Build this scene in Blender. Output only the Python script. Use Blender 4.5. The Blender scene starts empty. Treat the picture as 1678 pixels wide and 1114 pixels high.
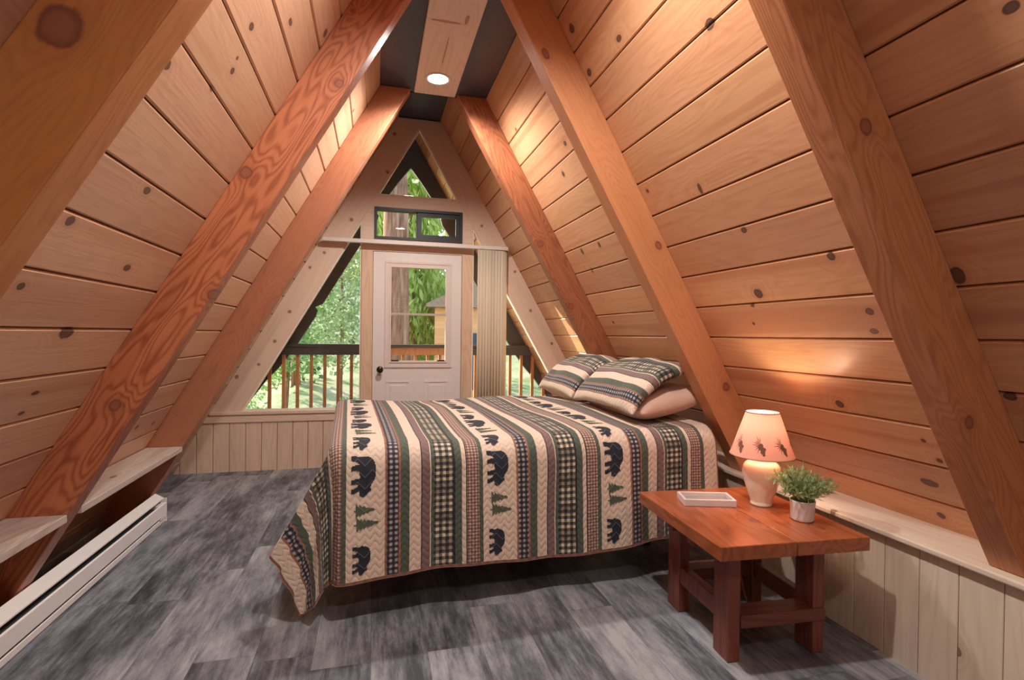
import bpy, bmesh, math, random
from mathutils import Vector, Matrix
random.seed(7)
PI = math.pi
SC = bpy.context.scene
COL = SC.collection
XC, ZP, TH = 0.44, 3.99, math.radians(60.2)      # ridge position, roof-plane apex, pitch
S, Cc, T = math.sin(TH), math.cos(TH), math.tan(TH)

# ------------------------------------------------------------------ helpers
class MB:
    """collects faces (with material slot numbers) for ONE mesh object"""
    def __init__(self):
        self.v = []; self.f = []; self.m = []; self.uv = None; self.sm = []
    def add(self, vs, fs, mi=0, smooth=False):
        o = len(self.v); self.v += [tuple(p) for p in vs]
        for f in fs:
            self.f.append([i + o for i in f]); self.m.append(mi); self.sm.append(smooth)
        return self
    def box(self, a, b, mi=0, bev=0.0, M=None):
        x0, y0, z0 = a; x1, y1, z1 = b
        x0, x1 = min(x0, x1), max(x0, x1); y0, y1 = min(y0, y1), max(y0, y1); z0, z1 = min(z0, z1), max(z0, z1)
        vs = [(x0,y0,z0),(x1,y0,z0),(x1,y1,z0),(x0,y1,z0),(x0,y0,z1),(x1,y0,z1),(x1,y1,z1),(x0,y1,z1)]
        fs = [(0,3,2,1),(4,5,6,7),(0,1,5,4),(1,2,6,5),(2,3,7,6),(3,0,4,7)]
        return self.solid(vs, fs, mi, bev, M)
    def solid(self, vs, fs, mi=0, bev=0.0, M=None):
        if bev > 0:
            bm = bmesh.new()
            bv = [bm.verts.new(p) for p in vs]
            for f in fs: bm.faces.new([bv[i] for i in f])
            bmesh.ops.bevel(bm, geom=list(bm.edges), offset=bev, segments=2, affect='EDGES', profile=0.5, clamp_overlap=True)
            bm.verts.index_update()
            vs = [tuple(q.co) for q in bm.verts]; fs = [[q.index for q in f.verts] for f in bm.faces]
            bm.free()
        if M is not None: vs = [tuple(M @ Vector(p)) for p in vs]
        return self.add(vs, fs, mi)
    def prism(self, poly, fn, d0, d1, mi=0, bev=0.0):
        """poly: 2D outline; fn(a,b,d) -> 3D"""
        n = len(poly)
        vs = [fn(a, b, d0) for a, b in poly] + [fn(a, b, d1) for a, b in poly]
        fs = [list(range(n))[::-1], list(range(n, 2*n))] + [(i, (i+1) % n, n + (i+1) % n, n + i) for i in range(n)]
        return self.solid(vs, fs, mi, bev)
    def lathe(self, prof, c=(0,0,0), n=40, mi=0, smooth=True, cap=True):
        vs = []; fs = []
        k = len(prof)
        for i in range(n):
            a = 2*PI*i/n
            for r, z in prof: vs.append((c[0]+r*math.cos(a), c[1]+r*math.sin(a), c[2]+z))
        for i in range(n):
            j = (i+1) % n
            for q in range(k-1): fs.append((i*k+q, j*k+q, j*k+q+1, i*k+q+1))
        if cap:
            if prof[0][0] > 1e-6: fs.append([i*k for i in range(n)][::-1])
            if prof[-1][0] > 1e-6: fs.append([i*k+k-1 for i in range(n)])
        return self.add(vs, fs, mi, smooth)
    def tube(self, pts, r, n=8, mi=0):
        pts = [Vector(p) for p in pts]; rs = r if isinstance(r, (list, tuple)) else [r]*len(pts)
        vs = []; fs = []
        for i, p in enumerate(pts):
            d = (pts[min(i+1, len(pts)-1)] - pts[max(i-1, 0)]).normalized()
            a = d.orthogonal().normalized() if i == 0 else (pa - d*pa.dot(d)).normalized()
            pa = a; b = d.cross(a)
            for j in range(n):
                t = 2*PI*j/n; vs.append(tuple(p + rs[i]*(math.cos(t)*a + math.sin(t)*b)))
        for i in range(len(pts)-1):
            for j in range(n): fs.append((i*n+j, i*n+(j+1) % n, (i+1)*n+(j+1) % n, (i+1)*n+j))
        fs.append(list(range(n))[::-1]); fs.append([(len(pts)-1)*n+j for j in range(n)])
        return self.add(vs, fs, mi, True)
    def build(self, name, mats, parent=None, M=None, uvs=None):
        me = bpy.data.meshes.new(name)
        vs = self.v
        if M is not None:
            Mi = M.inverted(); vs = [tuple(Mi @ Vector(p)) for p in vs]
        me.from_pydata(vs, [], self.f)
        me.polygons.foreach_set('material_index', self.m)
        me.polygons.foreach_set('use_smooth', self.sm)
        for m in (mats if isinstance(mats, (list, tuple)) else [mats]): me.materials.append(m)
        if uvs is not None:
            ul = me.uv_layers.new(name='UVMap')
            for lp in me.loops: ul.data[lp.index].uv = uvs[lp.vertex_index]
        me.update()
        o = bpy.data.objects.new(name, me); COL.objects.link(o)
        if M is not None: o.matrix_world = M
        if parent: o.parent = parent
        return o

def tag(o, label=None, cat=None, group=None, kind=None):
    if label: o['label'] = label
    if cat: o['category'] = cat
    if group: o['group'] = group
    if kind: o['kind'] = kind
    return o
def thing(name, label, cat, loc=(0,0,0), rz=0, group=None):
    o = bpy.data.objects.new(name, None); COL.objects.link(o)
    o.empty_display_size = 0.1; o.location = loc; o.rotation_euler = (0, 0, rz)
    return tag(o, label, cat, group)
def struct(name, mb, mats, parent=None, M=None):
    o = mb.build(name, mats, parent, M)
    if not parent: o['kind'] = 'structure'
    return o
def copy_tree(o, parent=None):
    c = o.copy(); COL.objects.link(c)
    if parent: c.parent = parent
    for ch in list(o.children): copy_tree(ch, c)
    return c
def recalc(o):
    bm = bmesh.new(); bm.from_mesh(o.data); bmesh.ops.recalc_face_normals(bm, faces=bm.faces); bm.to_mesh(o.data); bm.free()

# ------------------------------------------------------------------ node helpers
class NT:
    def __init__(self, name):
        self.mat = bpy.data.materials.new(name); self.mat.use_nodes = True
        self.t = self.mat.node_tree; self.t.nodes.clear()
        self.out = self.t.nodes.new('ShaderNodeOutputMaterial')
    def n(self, typ, props=None, **ins):
        nd = self.t.nodes.new('ShaderNode' + typ)
        for k, v in (props or {}).items(): setattr(nd, k, v)
        for k, v in ins.items():
            key = int(k[1:]) if k[0] == 'i' and k[1:].isdigit() else k.replace('_', ' ')
            self.set(nd.inputs[key], v)
        return nd
    def set(self, sock, v):
        if isinstance(v, bpy.types.NodeSocket): self.t.links.new(v, sock)
        elif isinstance(v, bpy.types.Node): self.t.links.new(v.outputs[0], sock)
        else: sock.default_value = v
    def m(self, op, a, b=0.0, c=None, clamp=False):
        nd = self.t.nodes.new('ShaderNodeMath'); nd.operation = op; nd.use_clamp = clamp
        self.set(nd.inputs[0], a); self.set(nd.inputs[1], b)
        if c is not None: self.set(nd.inputs[2], c)
        return nd.outputs[0]
    def vm(self, op, a, b=(0,0,0)):
        nd = self.t.nodes.new('ShaderNodeVectorMath'); nd.operation = op
        self.set(nd.inputs[0], a); self.set(nd.inputs[1], b)
        return nd.outputs['Value'] if op in ('LENGTH', 'DISTANCE', 'DOT_PRODUCT') else nd.outputs[0]
    def mix(self, fac, a, b, mode='MIX'):
        nd = self.t.nodes.new('ShaderNodeMix'); nd.data_type = 'RGBA'; nd.blend_type = mode; nd.clamp_factor = True
        self.set(nd.inputs[0], fac); self.set(nd.inputs[6], a); self.set(nd.inputs[7], b)
        return nd.outputs[2]
    def smooth(self, x, lo, hi):
        nd = self.t.nodes.new('ShaderNodeMapRange'); nd.interpolation_type = 'SMOOTHSTEP'
        self.set(nd.inputs[0], x); nd.inputs[1].default_value = lo; nd.inputs[2].default_value = hi
        return nd.outputs[0]
    def xyz(self, x=0.0, y=0.0, z=0.0):
        nd = self.t.nodes.new('ShaderNodeCombineXYZ')
        self.set(nd.inputs[0], x); self.set(nd.inputs[1], y); self.set(nd.inputs[2], z)
        return nd.outputs[0]
    def noise(self, vec, scale=1.0, detail=2.0, rough=0.5):
        nd = self.t.nodes.new('ShaderNodeTexNoise')
        self.set(nd.inputs['Vector'], vec); nd.inputs['Scale'].default_value = scale
        nd.inputs['Detail'].default_value = detail; nd.inputs['Roughness'].default_value = rough
        return nd.outputs['Fac']
    def ramp(self, fac, stops, interp='LINEAR'):
        nd = self.t.nodes.new('ShaderNodeValToRGB'); cr = nd.color_ramp; cr.interpolation = interp
        while len(cr.elements) < len(stops): cr.elements.new(0.5)
        for e, (p, c) in zip(cr.elements, stops):
            e.position = p; e.color = (c, c, c, 1) if isinstance(c, (int, float)) else (*c[:3], 1)
        self.set(nd.inputs[0], fac)
        return nd.outputs[0]
    def bsdf(self, color, rough=0.5, bump=None, bstr=0.3, bdist=0.002, **kw):
        p = self.n('BsdfPrincipled')
        self.set(p.inputs['Base Color'], color); self.set(p.inputs['Roughness'], rough)
        for k, v in kw.items(): self.set(p.inputs[k.replace('_', ' ')], v)
        if bump is not None:
            b = self.n('Bump'); b.inputs['Strength'].default_value = bstr; b.inputs['Distance'].default_value = bdist
            self.set(b.inputs['Height'], bump); self.t.links.new(b.outputs[0], p.inputs['Normal'])
        self.t.links.new(p.outputs[0], self.out.inputs[0])
        return p

def C4(c): return (*c, 1.0)
def plain(name, col, rough=0.5, metal=0.0, var=0.06, scale=30.0, bstr=0.05, **kw):
    N = NT(name); tc = N.n('TexCoord').outputs['Object']
    nz = N.noise(tc, scale, 3)
    c = N.mix(nz, C4([x*(1-var) for x in col]), C4([min(1, x*(1+var)) for x in col]))
    N.bsdf(c, rough, nz, bstr, 0.001, Metallic=metal, **kw)
    return N.mat

def wood(name, light, dark, knotc, axes='xyz', plank=None, knots=(), rand_knots=0.0, kden=2.2, rough=0.45,
         gs=1.0, ring=0.5, tone=0.12, streak=0.0, bstr=0.25, coat=0.0, hue=None, contrast=1.0, bf=95.0, la=4.2, ll=.55, bulge_=.16):
    """knotty sawn timber. axes: which object axis is along / across / depth. plank=(offset,width) cuts board tones."""
    N = NT(name); tc = N.n('TexCoord').outputs['Object']
    sep = N.n('SeparateXYZ', i0=tc)
    ax = {'x': sep.outputs[0], 'y': sep.outputs[1], 'z': sep.outputs[2]}
    l, a, d = ax[axes[0]], ax[axes[1]], ax[axes[2]]
    if plank:
        idv = N.m('FLOOR', N.m('DIVIDE', N.m('SUBTRACT', a, plank[0]), plank[1]))
    else:
        oi = N.n('ObjectInfo').outputs['Random']; idv = N.m('MULTIPLY', oi, 97.0)
    wn = N.n('TexWhiteNoise', {'noise_dimensions': '1D'}, W=idv)
    rnd = wn.outputs['Value']; rc = N.n('SeparateColor', i0=wn.outputs['Color'])
    r2, r3 = rc.outputs[0], rc.outputs[1]
    off = N.m('MULTIPLY', rnd, 61.0)
    # knots: explicit (along, across, semi-axes) then sparse random ones
    kd = None
    v2 = N.xyz(l, a, 0.0)
    for (kl, ka, ra, rb) in knots:
        q = N.vm('LENGTH', N.vm('MULTIPLY', N.vm('SUBTRACT', v2, (kl, ka, 0)), (1/ra, 1/rb, 0)))
        kd = q if kd is None else N.m('MINIMUM', kd, q)
    if rand_knots > 0:
        vo = N.n('TexVoronoi', {'voronoi_dimensions': '2D'}, Vector=N.xyz(N.m('MULTIPLY_ADD', l, 0.8, off), a, 0.0), Scale=kden)
        cs = N.n('SeparateColor', i0=vo.outputs['Color'])
        has = N.m('LESS_THAN', cs.outputs[0], rand_knots)
        rad = N.m('MULTIPLY_ADD', cs.outputs[1], 0.016*kden, 0.008*kden)
        q = N.m('DIVIDE', vo.outputs['Distance'], rad)
        q = N.m('ADD', q, N.m('MULTIPLY', N.m('SUBTRACT', 1.0, has), 50.0))
        kd = q if kd is None else N.m('MINIMUM', kd, q)
    # long fibre noise
    fv = N.xyz(N.m('MULTIPLY_ADD', l, 1.6*gs, off), N.m('MULTIPLY', a, 55*gs), N.m('MULTIPLY', d, 55*gs))
    fine = N.noise(fv, 1.0, 4, 0.6)
    lv = N.xyz(N.m('MULTIPLY_ADD', l, ll*gs, off), N.m('MULTIPLY', a, la*gs), N.m('MULTIPLY', d, la*gs))
    low = N.noise(lv, 1.0, 2, 0.45)
    lowc = low
    if kd is not None:
        bulge = N.m('EXPONENT', N.m('MULTIPLY', N.m('POWER', N.m('MULTIPLY', kd, 0.38), 2.0), -1.0))
        low = N.m('ADD', low, N.m('MULTIPLY', bulge, bulge_))
    bands = N.m('MULTIPLY_ADD', N.m('SINE', N.m('MULTIPLY', low, bf)), 0.5, 0.5)
    bands = N.m('POWER', bands, 1.8)
    fac = N.m('ADD', N.m('MULTIPLY', bands, ring), N.m('MULTIPLY', N.m('SUBTRACT', fine, 0.5), 1.1*contrast))
    fac = N.m('ADD', fac, N.m('MULTIPLY', N.m('SUBTRACT', lowc, 0.45), 0.9*contrast), clamp=True)
    col = N.mix(fac, C4(light), C4(dark))
    if streak > 0:   # heartwood streaks
        st = N.noise(N.xyz(N.m('MULTIPLY_ADD', l, 0.35, N.m('MULTIPLY', off, 1.7)), N.m('MULTIPLY', a, 9.0), d), 1.0, 1)
        col = N.mix(N.m('MULTIPLY', N.smooth(st, 0.55, 0.68), streak), col, C4(hue or dark))
    tv = N.m('MULTIPLY_ADD', r2, 2*tone, 1-tone)
    col = N.mix(1.0, col, N.n('CombineColor', i0=tv, i1=N.m('MULTIPLY_ADD', r3, tone*0.5, N.m('SUBTRACT', tv, tone*0.25)), i2=tv).outputs[0], 'MULTIPLY')
    if kd is not None:
        wob = N.m('MULTIPLY_ADD', N.noise(N.xyz(N.m('MULTIPLY', l, 30.0), N.m('MULTIPLY', a, 30.0), 0.0), 1.0, 2), 0.5, N.m('SUBTRACT', kd, 0.25))
        halo = N.smooth(wob, 2.4, 0.9)
        col = N.mix(N.m('MULTIPLY', halo, 0.35), col, C4(dark))
        core = N.smooth(wob, 1.05, 0.8)
        kin = N.mix(N.smooth(wob, 0.45, 0.85), C4([k*1.7 for k in knotc]), C4(knotc))
        col = N.mix(N.m('MULTIPLY', core, 0.9), col, kin)
    N.bsdf(col, rough, N.m('ADD', fac, fine), bstr, 0.0015, Coat_Weight=coat, Coat_Roughness=0.25)
    return N.mat

# ------------------------------------------------------------------ materials
PLK_L, PLK_D, KN = (0.63, 0.335, 0.185), (0.40, 0.165, 0.07), (0.055, 0.024, 0.017)
OFFP = 0.03
kR = [(2.199,2.779,.030,.028),(2.278,2.839,.014,.012),(2.33,2.944,.010,.010),(2.006,3.382,.026,.022),(1.652,2.903,.020,.018),(1.668,2.993,.020,.014),
      (1.715,2.651,.020,.020),(1.66,3.505,.012,.010),(1.626,3.593,.014,.012),(1.719,3.73,.042,.020),(1.726,3.903,.020,.018),(2.345,1.379,.024,.016),(1.805,1.629,.030,.022),
      (2.669,1.139,.030,.026),(2.267,2.195,.014,.030),(3.319,1.56,.022,.018),(3.549,1.708,.020,.022),(2.686,2.088,.014,.012),
      (2.108,2.453,.020,.016),(3.863,2.27,.020,.028),(3.539,2.27,.018,.024),(3.859,2.437,.016,.022),(3.945,2.9,.016,.012),(0.941,2.1,.020,.016),
      (1.29,2.787,.024,.034),(1.279,3.243,.022,.016)]
kL = [(2.158,1.923,.018,.014),(2.133,1.88,.009,.008),(2.088,1.767,.022,.014),(2.325,1.575,.026,.012),(2.141,2.461,.026,.016),(2.357,2.754,.028,.016),(1.848,2.889,.018,.013),
      (2.249,3.045,.045,.028),(2.109,2.034,.016,.010),(1.862,2.659,.022,.018),(2.315,3.303,.026,.010),(2.313,3.387,.020,.009),(3.722,3.721,.026,.016),(4.005,3.744,.024,.014),(1.80,2.111,.026,.018)]
M_plankR = wood('pine_planks_right', (0.61, 0.325, 0.175), (0.44, 0.19, 0.085), KN, 'xyz', (OFFP, .2), kR, 0.10, 2.0, 0.42, 1.0, 0.22, 0.14, 0.5, coat=0.15, hue=(0.43, 0.155, 0.075), bf=130.0)
M_plankL = wood('pine_planks_left', (0.62, 0.375, 0.24), (0.45, 0.225, 0.125), KN, 'xyz', (OFFP, .2), kL, 0.10, 2.0, 0.42, 1.0, 0.20, 0.11, 0.35, coat=0.15, hue=(0.47, 0.20, 0.11), bf=130.0)
def rafter_mat(n, light, dark, knots, ring=0.75, rk=0.12, bf=150.0):
    return wood('fir_beam_' + n, light, dark, (0.16, 0.05, 0.03), 'xyz', None, knots, rk, 1.1, 0.45, 1.0, ring, 0.03, 0.0, bstr=0.35, coat=.12, contrast=1.0, bf=bf, la=5.5, ll=.9, bulge_=.10)
M_raf = {
 'L1': rafter_mat('a', (0.52, 0.205, 0.062), (0.38, 0.125, 0.034), [(2.273,0.06,.05,.045),(1.3,.15,.02,.02)], 0.35),
 'L2': rafter_mat('b', (0.50, 0.165, 0.07), (0.235, 0.052, 0.02), [(2.143,0.035,.035,.03),(2.717,0.2,.026,.02),(3.357,0.116,.03,.025),(1.523,0.16,.026,.024)], 0.62, bf=150.0),
 'L3': rafter_mat('c', (0.42, 0.165, 0.085), (0.28, 0.085, 0.04), [], 0.3),
 'R1': rafter_mat('d', (0.50, 0.20, 0.085), (0.32, 0.105, 0.042), [(2.22,0.10,.030,.026),(3.247,0.165,.026,.022)], 0.5),
 'R2': rafter_mat('e', (0.54, 0.225, 0.10), (0.40, 0.14, 0.055), [(1.175,0.158,.035,.02),(2.394,0.047,.028,.022),(3.345,0.05,.030,.026)], 0.3),
 'R3': rafter_mat('f', (0.38, 0.135, 0.06), (0.22, 0.06, 0.026), [(2.066,0.159,.03,.03),(2.648,0.17,.03,.02)], 0.6)}
PALE_L, PALE_D, PKN = (0.68, 0.49, 0.37), (0.55, 0.37, 0.26), (0.15, 0.075, 0.045)
M_pale_z = wood('pale_pine_upright', PALE_L, PALE_D, PKN, 'zxy', (0.0, .1426), (), 0.16, 3.0, 0.5, 1.0, 0.35, 0.07)
M_pale_k = wood('pale_pine_kneewall', (0.64,0.53,0.42), (0.50,0.39,0.30), PKN, 'zyx', (0.0, .15), (), 0.16, 3.0, 0.5, 1.0, 0.35, 0.06)
M_pale_x = wood('pale_pine_rail', PALE_L, PALE_D, PKN, 'xzy', None, (), 0.12, 3.0, 0.5, 1.0, 0.3, 0.04)
M_pale_y = wood('pale_pine_cap', (0.70,0.58,0.46), (0.57,0.44,0.33), PKN, 'yxz', None, (), 0.12, 3.0, 0.5, 1.0, 0.35, 0.04)
M_post = wood('pine_jamb', (0.62, 0.42, 0.29), (0.48, 0.28, 0.17), PKN, 'zxy', None, (), 0.15, 3.0, 0.5, 1.0, 0.45, 0.04)
M_ridge = wood('pale_pine_ridge', (0.74, 0.57, 0.48), (0.60, 0.43, 0.34), (0.25,0.11,0.07), 'yxz', None, [(3.15,.52,.05,.012),(3.2,.40,.012,.10),(3.55,.44,.20,.005)], 0.15, 2.0, 0.5, 1.0, 0.35, 0.03)
M_gbl = wood('pale_pine_gable_left', PALE_L, PALE_D, PKN, 'xyz', None,
    [(1.62,.15,.018,.02),(2.05,.10,.016,.016),(2.25,.06,.016,.014),(2.73,.12,.018,.018),(3.05,.15,.018,.016),(3.32,.14,.016,.016),(3.52,.03,.02,.018),(1.0,.2,.018,.018),(.62,.06,.02,.018)], 0.0, 3.0, 0.5, 1.0, 0.22, 0.03)
M_gbr = wood('pale_pine_gable_right', PALE_L, PALE_D, PKN, 'xyz', None,
    [(2.2,.05,.016,.016),(2.66,.10,.018,.016),(3.1,.06,.018,.016),(1.6,.14,.016,.016),(3.45,.12,.018,.018)], 0.0, 3.0, 0.5, 1.0, 0.22, 0.03)
M_dark = plain('dark_painted_board', (0.045, 0.045, 0.062), 0.42, var=0.3, scale=12)
M_gap = plain('groove_backing_wood', (0.12, 0.045, 0.02), 0.8)  # dark brown backing behind the board grooves
M_white = plain('white_door_paint', (0.66, 0.58, 0.54), 0.35)
M_whitem = plain('white_enamel', (0.72, 0.66, 0.63), 0.35)
M_black = plain('black_frame', (0.016, 0.016, 0.02), 0.45)
M_bronze = plain('dark_bronze', (0.06, 0.045, 0.035), 0.28, 0.9)
M_steel = plain('grey_fin_metal', (0.07, 0.08, 0.085), 0.4, 0.5)
M_shelf = wood('worn_shelf_pine', (0.48, 0.38, 0.33), (0.30, 0.215, 0.18), (0.10,0.06,0.05), 'yxz', None, [(1.75,-1.42,.07,.02),(3.4,-1.4,.03,.014)], 0.2, 2.0, 0.42, 1.0, 0.4, 0.03)

def floor_mat():
    N = NT('grey_vinyl_plank'); tc = N.n('TexCoord').outputs['Object']; s = N.n('SeparateXYZ', i0=tc)
    x, y = s.outputs[0], s.outputs[1]
    W, L = 0.235, 1.22
    ix = N.m('FLOOR', N.m('DIVIDE', x, W))
    rx = N.n('TexWhiteNoise', {'noise_dimensions': '1D'}, W=ix).outputs['Value']
    yo = N.m('ADD', N.m('DIVIDE', y, L), rx)
    iy = N.m('FLOOR', yo)
    wn = N.n('TexWhiteNoise', {'noise_dimensions': '2D'}, Vector=N.xyz(ix, iy, 0.0))
    r = wn.outputs['Value']; off = N.m('MULTIPLY', r, 43.0)
    fx = N.m('FRACT', N.m('DIVIDE', x, W)); fy = N.m('FRACT', yo)
    ex = N.m('MULTIPLY', N.m('MINIMUM', fx, N.m('SUBTRACT', 1.0, fx)), W)
    ey = N.m('MULTIPLY', N.m('MINIMUM', fy, N.m('SUBTRACT', 1.0, fy)), L)
    seam = N.smooth(N.m('MINIMUM', ex, ey), 0.0028, 0.0008)
    big = N.noise(N.xyz(N.m('MULTIPLY_ADD', x, 3.6, off), N.m('MULTIPLY_ADD', y, 1.1, off), off), 1.0, 6, 0.62)
    fine = N.noise(N.xyz(N.m('MULTIPLY_ADD', x, 45.0, off), N.m('MULTIPLY', y, 4.0), off), 1.0, 4, 0.65)
    blot = N.noise(N.xyz(N.m('MULTIPLY_ADD', x, 16.0, off), N.m('MULTIPLY', y, 4.5), off), 1.0, 6, 0.78)
    v = N.m('ADD', N.m('MULTIPLY', big, 1.0), N.m('MULTIPLY', N.m('SUBTRACT', fine, 0.5), 0.38))
    v = N.m('ADD', v, N.m('MULTIPLY', N.m('SUBTRACT', blot, 0.5), 0.55))
    v = N.m('ADD', v, N.m('MULTIPLY', N.m('SUBTRACT', r, 0.5), 0.07))
    col = N.ramp(v, [(0.30, (0.040, 0.042, 0.052)), (0.43, (0.105, 0.109, 0.127)), (0.55, (0.21, 0.215, 0.24)), (0.72, (0.36, 0.35, 0.36))])
    col = N.mix(N.m('MULTIPLY', seam, 0.4), col, (0.05, 0.05, 0.058, 1))
    N.bsdf(col, N.m('MULTIPLY_ADD', fine, 0.2, 0.34), N.m('SUBTRACT', N.m('ADD', fine, blot), N.m('MULTIPLY', seam, 1.5)), 0.25, 0.001)
    return N.mat
M_floor = floor_mat()

def glass_mat(name='window_glass'):
    N = NT(name)
    fr = N.n('LayerWeight', Blend=0.5); bf_ = N.n('NewGeometry').outputs['Backfacing']
    fz = N.m('MULTIPLY_ADD', N.m('POWER', fr.outputs['Facing'], 5.0), 0.9, 0.045); fz = N.m('MULTIPLY', fz, N.m('SUBTRACT', 1.0, bf_))
    tr = N.n('BsdfTransparent', Color=(0.93, 0.96, 0.95, 1)); gl = N.n('BsdfGlossy', Color=(1, 1, 1, 1), Roughness=0.02)
    mx = N.n('MixShader', i0=fz, i1=tr.outputs[0], i2=gl.outputs[0])
    N.t.links.new(mx.outputs[0], N.out.inputs[0])
    return N.mat
M_glass = glass_mat()

def emit(name, col, st):
    N = NT(name); e = N.n('Emission', Color=C4(col), Strength=st); N.t.links.new(e.outputs[0], N.out.inputs[0]); return N.mat

# quilt: stripes along the bed (u in metres), checks, quilting
U0, PER = 0.085, 0.665
CREAM, GREEN, MAUVE, RUST, INK = (0.64, 0.49, 0.39), (0.068, 0.085, 0.062), (0.18, 0.11, 0.105), (0.27, 0.115, 0.075), (0.014, 0.014, 0.02)
def quilt_mat(name, u0, per, hemv=None):
    N = NT(name); uv = N.n('UVMap').outputs[0]; s = N.n('SeparateXYZ', i0=uv); u, v = s.outputs[0], s.outputs[1]
    wob = N.m('MULTIPLY', N.m('SUBTRACT', N.noise(N.xyz(N.m('MULTIPLY', u, 3.0), N.m('MULTIPLY', v, 9.0), 0.0), 1.0, 2), 0.5), 0.006)
    f = N.m('FRACT', N.m('DIVIDE', N.m('SUBTRACT', N.m('ADD', u, wob), u0 - 20*per), per))
    st = [(0, CREAM), (.266, RUST), (.283, (.1,.1,.1)), (.367, RUST), (.38, GREEN), (.443, CREAM), (.529, INK), (.536, MAUVE), (.595, CREAM), (.603, GREEN), (.627, (.2,.2,.2)),
          (.766, INK), (.782, GREEN), (.835, CREAM), (.866, INK), (.873, (.3,.2,.2)), (.968, GREEN)]
    base = N.ramp(f, st, 'CONSTANT')
    ty = N.ramp(f, [(0, 0.0), (.283, .25), (.367, 0.0), (.627, .5), (.766, 0.0), (.873, .75), (.968, 0.0)], 'CONSTANT')
    def ging(cell, light, dark, mid):
        a = N.m('GREATER_THAN', N.m('FRACT', N.m('DIVIDE', u, cell)), 0.5); b = N.m('GREATER_THAN', N.m('FRACT', N.m('DIVIDE', v, cell)), 0.5)
        sm = N.m('MULTIPLY', N.m('ADD', a, b), 0.5)
        return N.ramp(sm, [(0, light), (.25, mid), (.75, dark)], 'CONSTANT')
    navy = ging(.026, (.36,.32,.30), (.010,.011,.022), (.045,.042,.055))
    big = ging(.032, (.60,.50,.38), (.012,.014,.020), (.13,.12,.085))
    bgv = N.m('GREATER_THAN', N.m('FRACT', N.m('DIVIDE', v, .144)), 0.62)
    big = N.mix(N.m('MULTIPLY', bgv, 0.55), big, C4(INK))
    red = ging(.0165, (.48,.38,.31), (.14,.055,.045), (.24,.135,.11))
    is_ = lambda k: N.m('LESS_THAN', N.m('ABSOLUTE', N.m('SUBTRACT', ty, k)), 0.1)
    col = N.mix(is_(.25), base, navy); col = N.mix(is_(.5), col, big); col = N.mix(is_(.75), col, red)
    nz = N.noise(uv, 60.0, 3); col = N.mix(0.22, col, N.ramp(nz, [(0.2, .35), (.8, .85)]), 'OVERLAY')
    if hemv:
        e = N.m('MAXIMUM', N.m('LESS_THAN', v, hemv[1]), N.m('LESS_THAN', u, hemv[0]))
        e = N.m('MAXIMUM', e, N.m('GREATER_THAN', u, hemv[2]))
        col = N.mix(e, col, (0.22, 0.10, 0.075, 1))
    # quilting stitches: chevron rows
    sn = N.m('MULTIPLY', N.m('SINE', N.m('MULTIPLY', u, 2*PI/0.046)), 0.011)
    q = N.m('ABSOLUTE', N.m('SINE', N.m('MULTIPLY', N.m('ADD', v, sn), PI/0.036)))
    h = N.m('ADD', N.m('POWER', q, 0.6), N.m('MULTIPLY', N.noise(uv, 12.0, 2), 0.9))
    N.bsdf(col, 0.85, h, 0.42, 0.006, Sheen_Weight=0.15)
    return N.mat
M_quilt = quilt_mat('striped_quilt', U0, PER, (-0.480, -0.553, 2.163))
M_sham = quilt_mat('striped_sham', 0.0, PER)
def patch_mat(name, col):
    N = NT(name); uv = N.n('UVMap').outputs[0]; s = N.n('SeparateXYZ', i0=uv); u, v = s.outputs[0], s.outputs[1]
    tri = N.m('PINGPONG', u, 0.034)
    q = N.m('ABSOLUTE', N.m('SINE', N.m('MULTIPLY', N.m('ADD', v, tri), PI/0.052)))
    line = N.smooth(q, 0.10, 0.03)
    c = N.mix(N.m('MULTIPLY', line, 0.55), C4(col), (0.35, 0.33, 0.33, 1))
    N.bsdf(c, 0.85, q, 0.4, 0.004); return N.mat
M_bear = patch_mat('navy_bear_patch', (0.016, 0.019, 0.030))
M_pine = patch_mat('green_pine_patch', (0.075, 0.095, 0.062))
def cloth(name, col, sc=8.0):
    N = NT(name); tc = N.n('TexCoord').outputs['Object']
    w = N.noise(tc, sc, 3); fn = N.noise(tc, 400, 2)
    N.bsdf(N.mix(fn, C4([c*.93 for c in col]), C4(col)), 0.85, w, 0.5, 0.02, Sheen_Weight=0.2); return N.mat
M_pink = cloth('peach_pillowcase', (0.70, 0.46, 0.36))
M_sheet = cloth('white_sheet', (0.70, 0.60, 0.55))
M_dkfab = cloth('dark_bed_base', (0.035, 0.03, 0.035))

# ------------------------------------------------------------------ slope frames
def slopeM(sg):
    """local x = along the room (Y), local y = s down the slope from the apex, local z = n inward normal"""
    ex = Vector((0, 1, 0)); ey = Vector((sg*Cc, 0, -S)); ez = Vector((-sg*S, 0, -Cc))
    M = Matrix((ex, ey, ez)).transposed().to_4x4(); M.translation = (XC, 0, ZP); return M
def beamM(sg, Y0):
    """local x = s down the slope, local y = n inward, local z = along the room"""
    ex = Vector((sg*Cc, 0, -S)); ey = Vector((-sg*S, 0, -Cc)); ez = Vector((0, 1, 0))
    M = Matrix((ex, ey, ez)).transposed().to_4x4(); M.translation = (XC, Y0, ZP); return M
def sP(sg, s, n, y): return (XC + sg*(s*Cc - n*S), y, ZP - s*S - n*Cc)
def s_at(z, n): return (ZP - n*Cc - z)/S      # s where depth n reaches height z

YB, YG, YO = -1.7, 5.61, 7.16
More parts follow.
